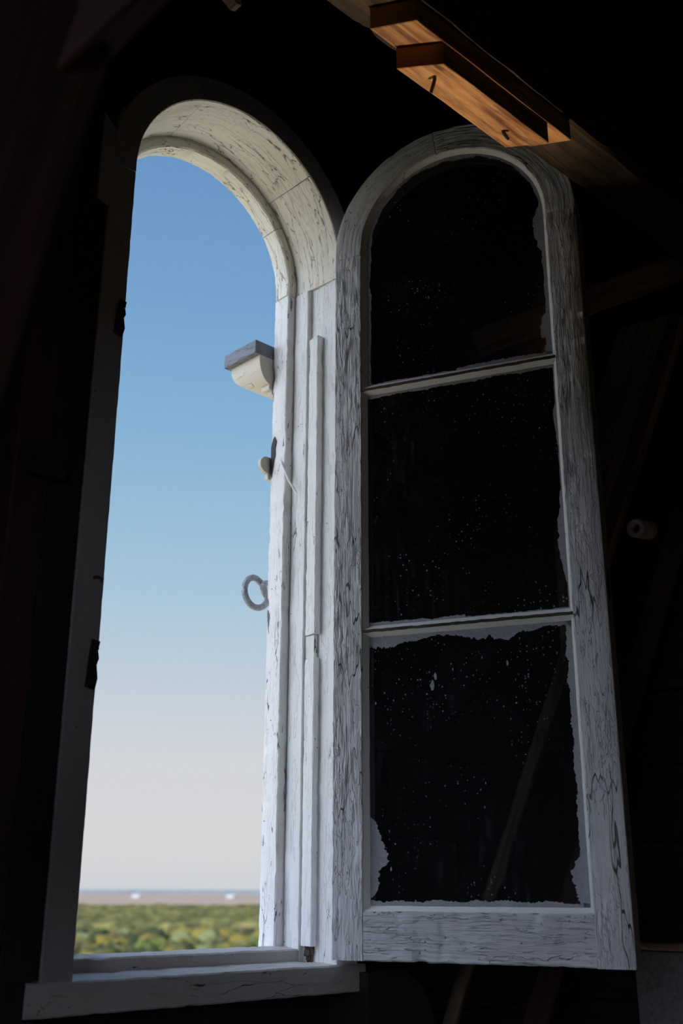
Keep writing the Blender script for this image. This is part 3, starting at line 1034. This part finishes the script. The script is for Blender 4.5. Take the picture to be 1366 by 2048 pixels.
def landmat(name, c0, c1, sc):
    g_ = G(name)
    n_ = g_.noise(g_.vec((sc, sc, sc), 'Object'), 4, .6)
    g_.put(g_.b.inputs['Base Color'], g_.mix(g_.step(n_, .4, .6), lin(*c0), lin(*c1)))
    g_.b.inputs['Roughness'].default_value = 1.0
    g_.b.inputs['Specular IOR Level'].default_value = 0.0
    return g_.m


def slope(o, z0, r0, z1, r1):
    for v in o.data.vertices:
        r = math.hypot(v.co.x, v.co.y)
        v.co.z = z0 + (z1 - z0) * (r - r0) / (r1 - r0)
    return o


struct(sector('ground', 8, 1300, GZ, landmat('meadow', (52, 56, 34), (78, 76, 48), .01), -180, 180, 90))
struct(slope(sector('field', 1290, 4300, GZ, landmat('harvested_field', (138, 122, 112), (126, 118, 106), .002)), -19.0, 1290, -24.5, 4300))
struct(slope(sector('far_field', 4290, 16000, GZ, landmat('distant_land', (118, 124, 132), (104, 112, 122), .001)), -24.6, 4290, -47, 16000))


def crown_mesh(name, seed, mat, hgt=12, wid=12):
    bm = bmesh.new()
    rnd = random.Random(seed)
    bmesh.ops.create_icosphere(bm, subdivisions=3, radius=1.0)
    for v in bm.verts:
        c = v.co.copy()
        f = 1 + .35 * noise.noise(c * 1.6 + Vector((seed, 0, 0))) + .38 * noise.noise(c * 4.2 + Vector((0, seed, 0))) + .25 * noise.noise(c * 10)
        v.co = Vector((c.x * wid / 2 * f, c.y * wid / 2 * f, c.z * hgt * .42 * f + hgt * .60))
    r = bmesh.ops.create_cone(bm, cap_ends=True, segments=7, radius1=.28, radius2=.18, depth=hgt * .4)
    for v in r['verts']:
        v.co.z += hgt * .2 - .2
    me = bpy.data.meshes.new(name)
    bm.to_mesh(me); bm.free()
    me.materials.append(mat)
    me.polygons.foreach_set('use_smooth', [True] * len(me.polygons))
    return me


def leafmat(name, c0, c1):
    g_ = G(name)
    n_ = g_.noise(g_.vec((1.6, 1.6, 1.6), 'Object'), 5, .7)
    g_.put(g_.b.inputs['Base Color'], g_.mix(g_.step(n_, .35, .65), lin(*c0), lin(*c1)))
    g_.b.inputs['Roughness'].default_value = .9
    g_.b.inputs['Specular IOR Level'].default_value = 0.1
    g_.bump(n_, .5)
    return g_.m


kinds = [('olive green leafy tree', (61, 65, 38), (91, 91, 54)), ('yellow-green autumn tree', (95, 88, 42), (123, 112, 54)),
         ('dark green tree', (42, 49, 33), (63, 70, 45)), ('pale green rounded tree', (91, 98, 65), (116, 121, 84)),
         ('brownish green thinning tree', (73, 66, 49), (95, 86, 63)), ('fresh green tree', (68, 77, 40), (93, 100, 54))]
wts = [5, 4, 4, 1.4, 2, 3]
meshes = []
for i, (nm, c0, c1) in enumerate(kinds):
    mt_ = leafmat('leaves_' + nm.split()[0], c0, c1)
    meshes.append([crown_mesh('tree_crown', 3.7 * i + 11 * s_ + 1, mt_, 11.0 + s_ * .8, 12.5 + s_) for s_ in range(3)])
rnd = random.Random(5)
placed = []
tries = 0
while len(placed) < 285 and tries < 60000:
    tries += 1
    a = rnd.uniform(48.0, 62.2)
    r = math.sqrt(rnd.uniform(264 ** 2, 628 ** 2))
    p = Vector((r * math.cos(math.radians(a)), r * math.sin(math.radians(a)), GZ))
    if all((p - q).length > (11.3 if r < 400 else 12.0) for q in placed):
        placed.append(p)
placed.sort(key=lambda p: p.length)
treeinfo = []
for i, p in enumerate(placed):
    k = rnd.choices(range(6), wts)[0]
    me = meshes[k][rnd.randrange(3)]
    o = bpy.data.objects.new('tree', me)
    COL.objects.link(o)
    o.location = p + Vector((0, 0, noise.noise((p.x * .01, p.y * .01, 1)) * .8))
    s_ = rnd.uniform(.68, .84)
    o.scale = (s_, s_, s_ * rnd.uniform(.85, 1.0))
    o.rotation_euler = (0, 0, rnd.uniform(0, 6.28))
    az_ = math.degrees(math.atan2(p.y - CAM.y, p.x - CAM.x))
    treeinfo.append((az_, (p - CAM).length, o, kinds[k][0]))

front = []
for az_, r_, o, kn in treeinfo:       # trees nothing else stands in front of, seen through the opening
    if 50.4 < az_ < 59.6 and r_ < 400 and not any(q[1] < r_ and abs(q[0] - az_) < .9 for q in treeinfo):
        front.append((-az_, o, kn))
front.sort(key=lambda q: q[0])
ords = 'leftmost,second from left,third from left,fourth from left,fifth from left,sixth from left,seventh from left,eighth from left,ninth from left,tenth from left'.split(',')
fr = {}
for i, (q, o, kn) in enumerate(front[:10]):
    fr[o.name] = ords[i]
for az_, r_, o, kn in treeinfo:
    if o.name in fr:
        tag(o, '%s, %s of the nearest trees just above the sill' % (kn, fr[o.name]), 'tree', 'nearest trees beyond the window')
    else:
        where = 'farther back in the woodland'
        tag(o, kn + ' ' + where + ' beyond the window', 'tree', kn + 's beyond the window')

# the woodland behind the nearest trees
bm = bmesh.new()
NA, NR = 480, 110
rows = []
for j in range(NR + 1):
    r = 60 + 1240 * (j / NR) ** 1.25
    row = []
    for i in range(NA + 1):
        ad = -5 + 150 * i / NA
        a = math.radians(ad)
        q = Vector((r * math.cos(a), r * math.sin(a), 0))
        hh = 10.2 + 2.2 * noise.noise(q * .09) + 1.6 * noise.noise(q * .21) + 1.4 * noise.noise(q * .02)
        if j == NR:
            hh = 0
        if 46.8 < ad < 63.4 and 248 < r < 646:
            hh = -3             # here the trees stand one by one
        row.append((bm.verts.new((q.x, q.y, GZ + hh)), ad, r))
    rows.append(row)
for a_, b_ in zip(rows, rows[1:]):
    for i in range(NA):
        bm.faces.new((a_[i][0], a_[i + 1][0], b_[i + 1][0], b_[i][0]))
bmesh.ops.recalc_face_normals(bm, faces=bm.faces)
me = bpy.data.meshes.new('woodland'); bm.to_mesh(me); bm.free()
g_ = G('woodland_leaves')
n_ = g_.noise(g_.vec((.055, .055, .055), 'Object'), 4, .7)
g_.put(g_.b.inputs['Base Color'], g_.mix(g_.step(n_, .38, .62), lin(54, 60, 40), lin(104, 100, 62)))
g_.b.inputs['Roughness'].default_value = 1
g_.b.inputs['Specular IOR Level'].default_value = 0
t = link('woodland', me, g_.m, None, 0)
t['kind'] = 'stuff'
tag(t, 'distant olive woodland canopy reaching to the pale fields', 'woodland')
# far line of hedges under the horizon
bm = bmesh.new()
rows = []
for i in range(1100):
    a = math.radians(-15 + 170 * i / 1099)
    h1 = 6 + 3 * noise.noise((i * .35, 0, 0)) + 2 * noise.noise((i * .9, 4, 0))
    rows.append([bm.verts.new((r * math.cos(a), r * math.sin(a), -24.4 + z_)) for r, z_ in ((4100, 0), (4110, h1), (4190, h1), (4200, 0))])
for a_, b_ in zip(rows, rows[1:]):
    for k in range(3):
        bm.faces.new((a_[k], a_[k + 1], b_[k + 1], b_[k]))
me = bpy.data.meshes.new('treeline'); bm.to_mesh(me); bm.free()
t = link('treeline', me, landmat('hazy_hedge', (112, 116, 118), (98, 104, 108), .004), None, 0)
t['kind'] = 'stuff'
tag(t, 'blue-grey line of far trees just below the horizon', 'trees')
# pale farm buildings in the fields
wmat = plain('pale_farm_wall', (150, 146, 144), sc=.2, var=.1)
rmat = plain('farm_roof', (140, 140, 146), sc=.2, var=.1)
for i, (az, r, lb) in enumerate(((56.6, 2300, 'small white farm building on the pale fields, left of the two'), (51.95, 2250, 'small white farm building on the pale fields, right of the two'))):
    e = empty('farm_building', (r * math.cos(math.radians(az)), r * math.sin(math.radians(az)), -20.6), math.radians(az + 70))
    tag(e, lb, 'building')
    box('wall', (-8, -4, 0), (8, 4, 4), wmat, e, step=6, ch=0)
    sweep('roof', [(-4.5, 4), (0, 7), (4.5, 4)], [(Vector((x_, 0, 0)), Y, Z) for x_ in (-8.4, 0, 8.4)], rmat, e, ch=0, step=20)
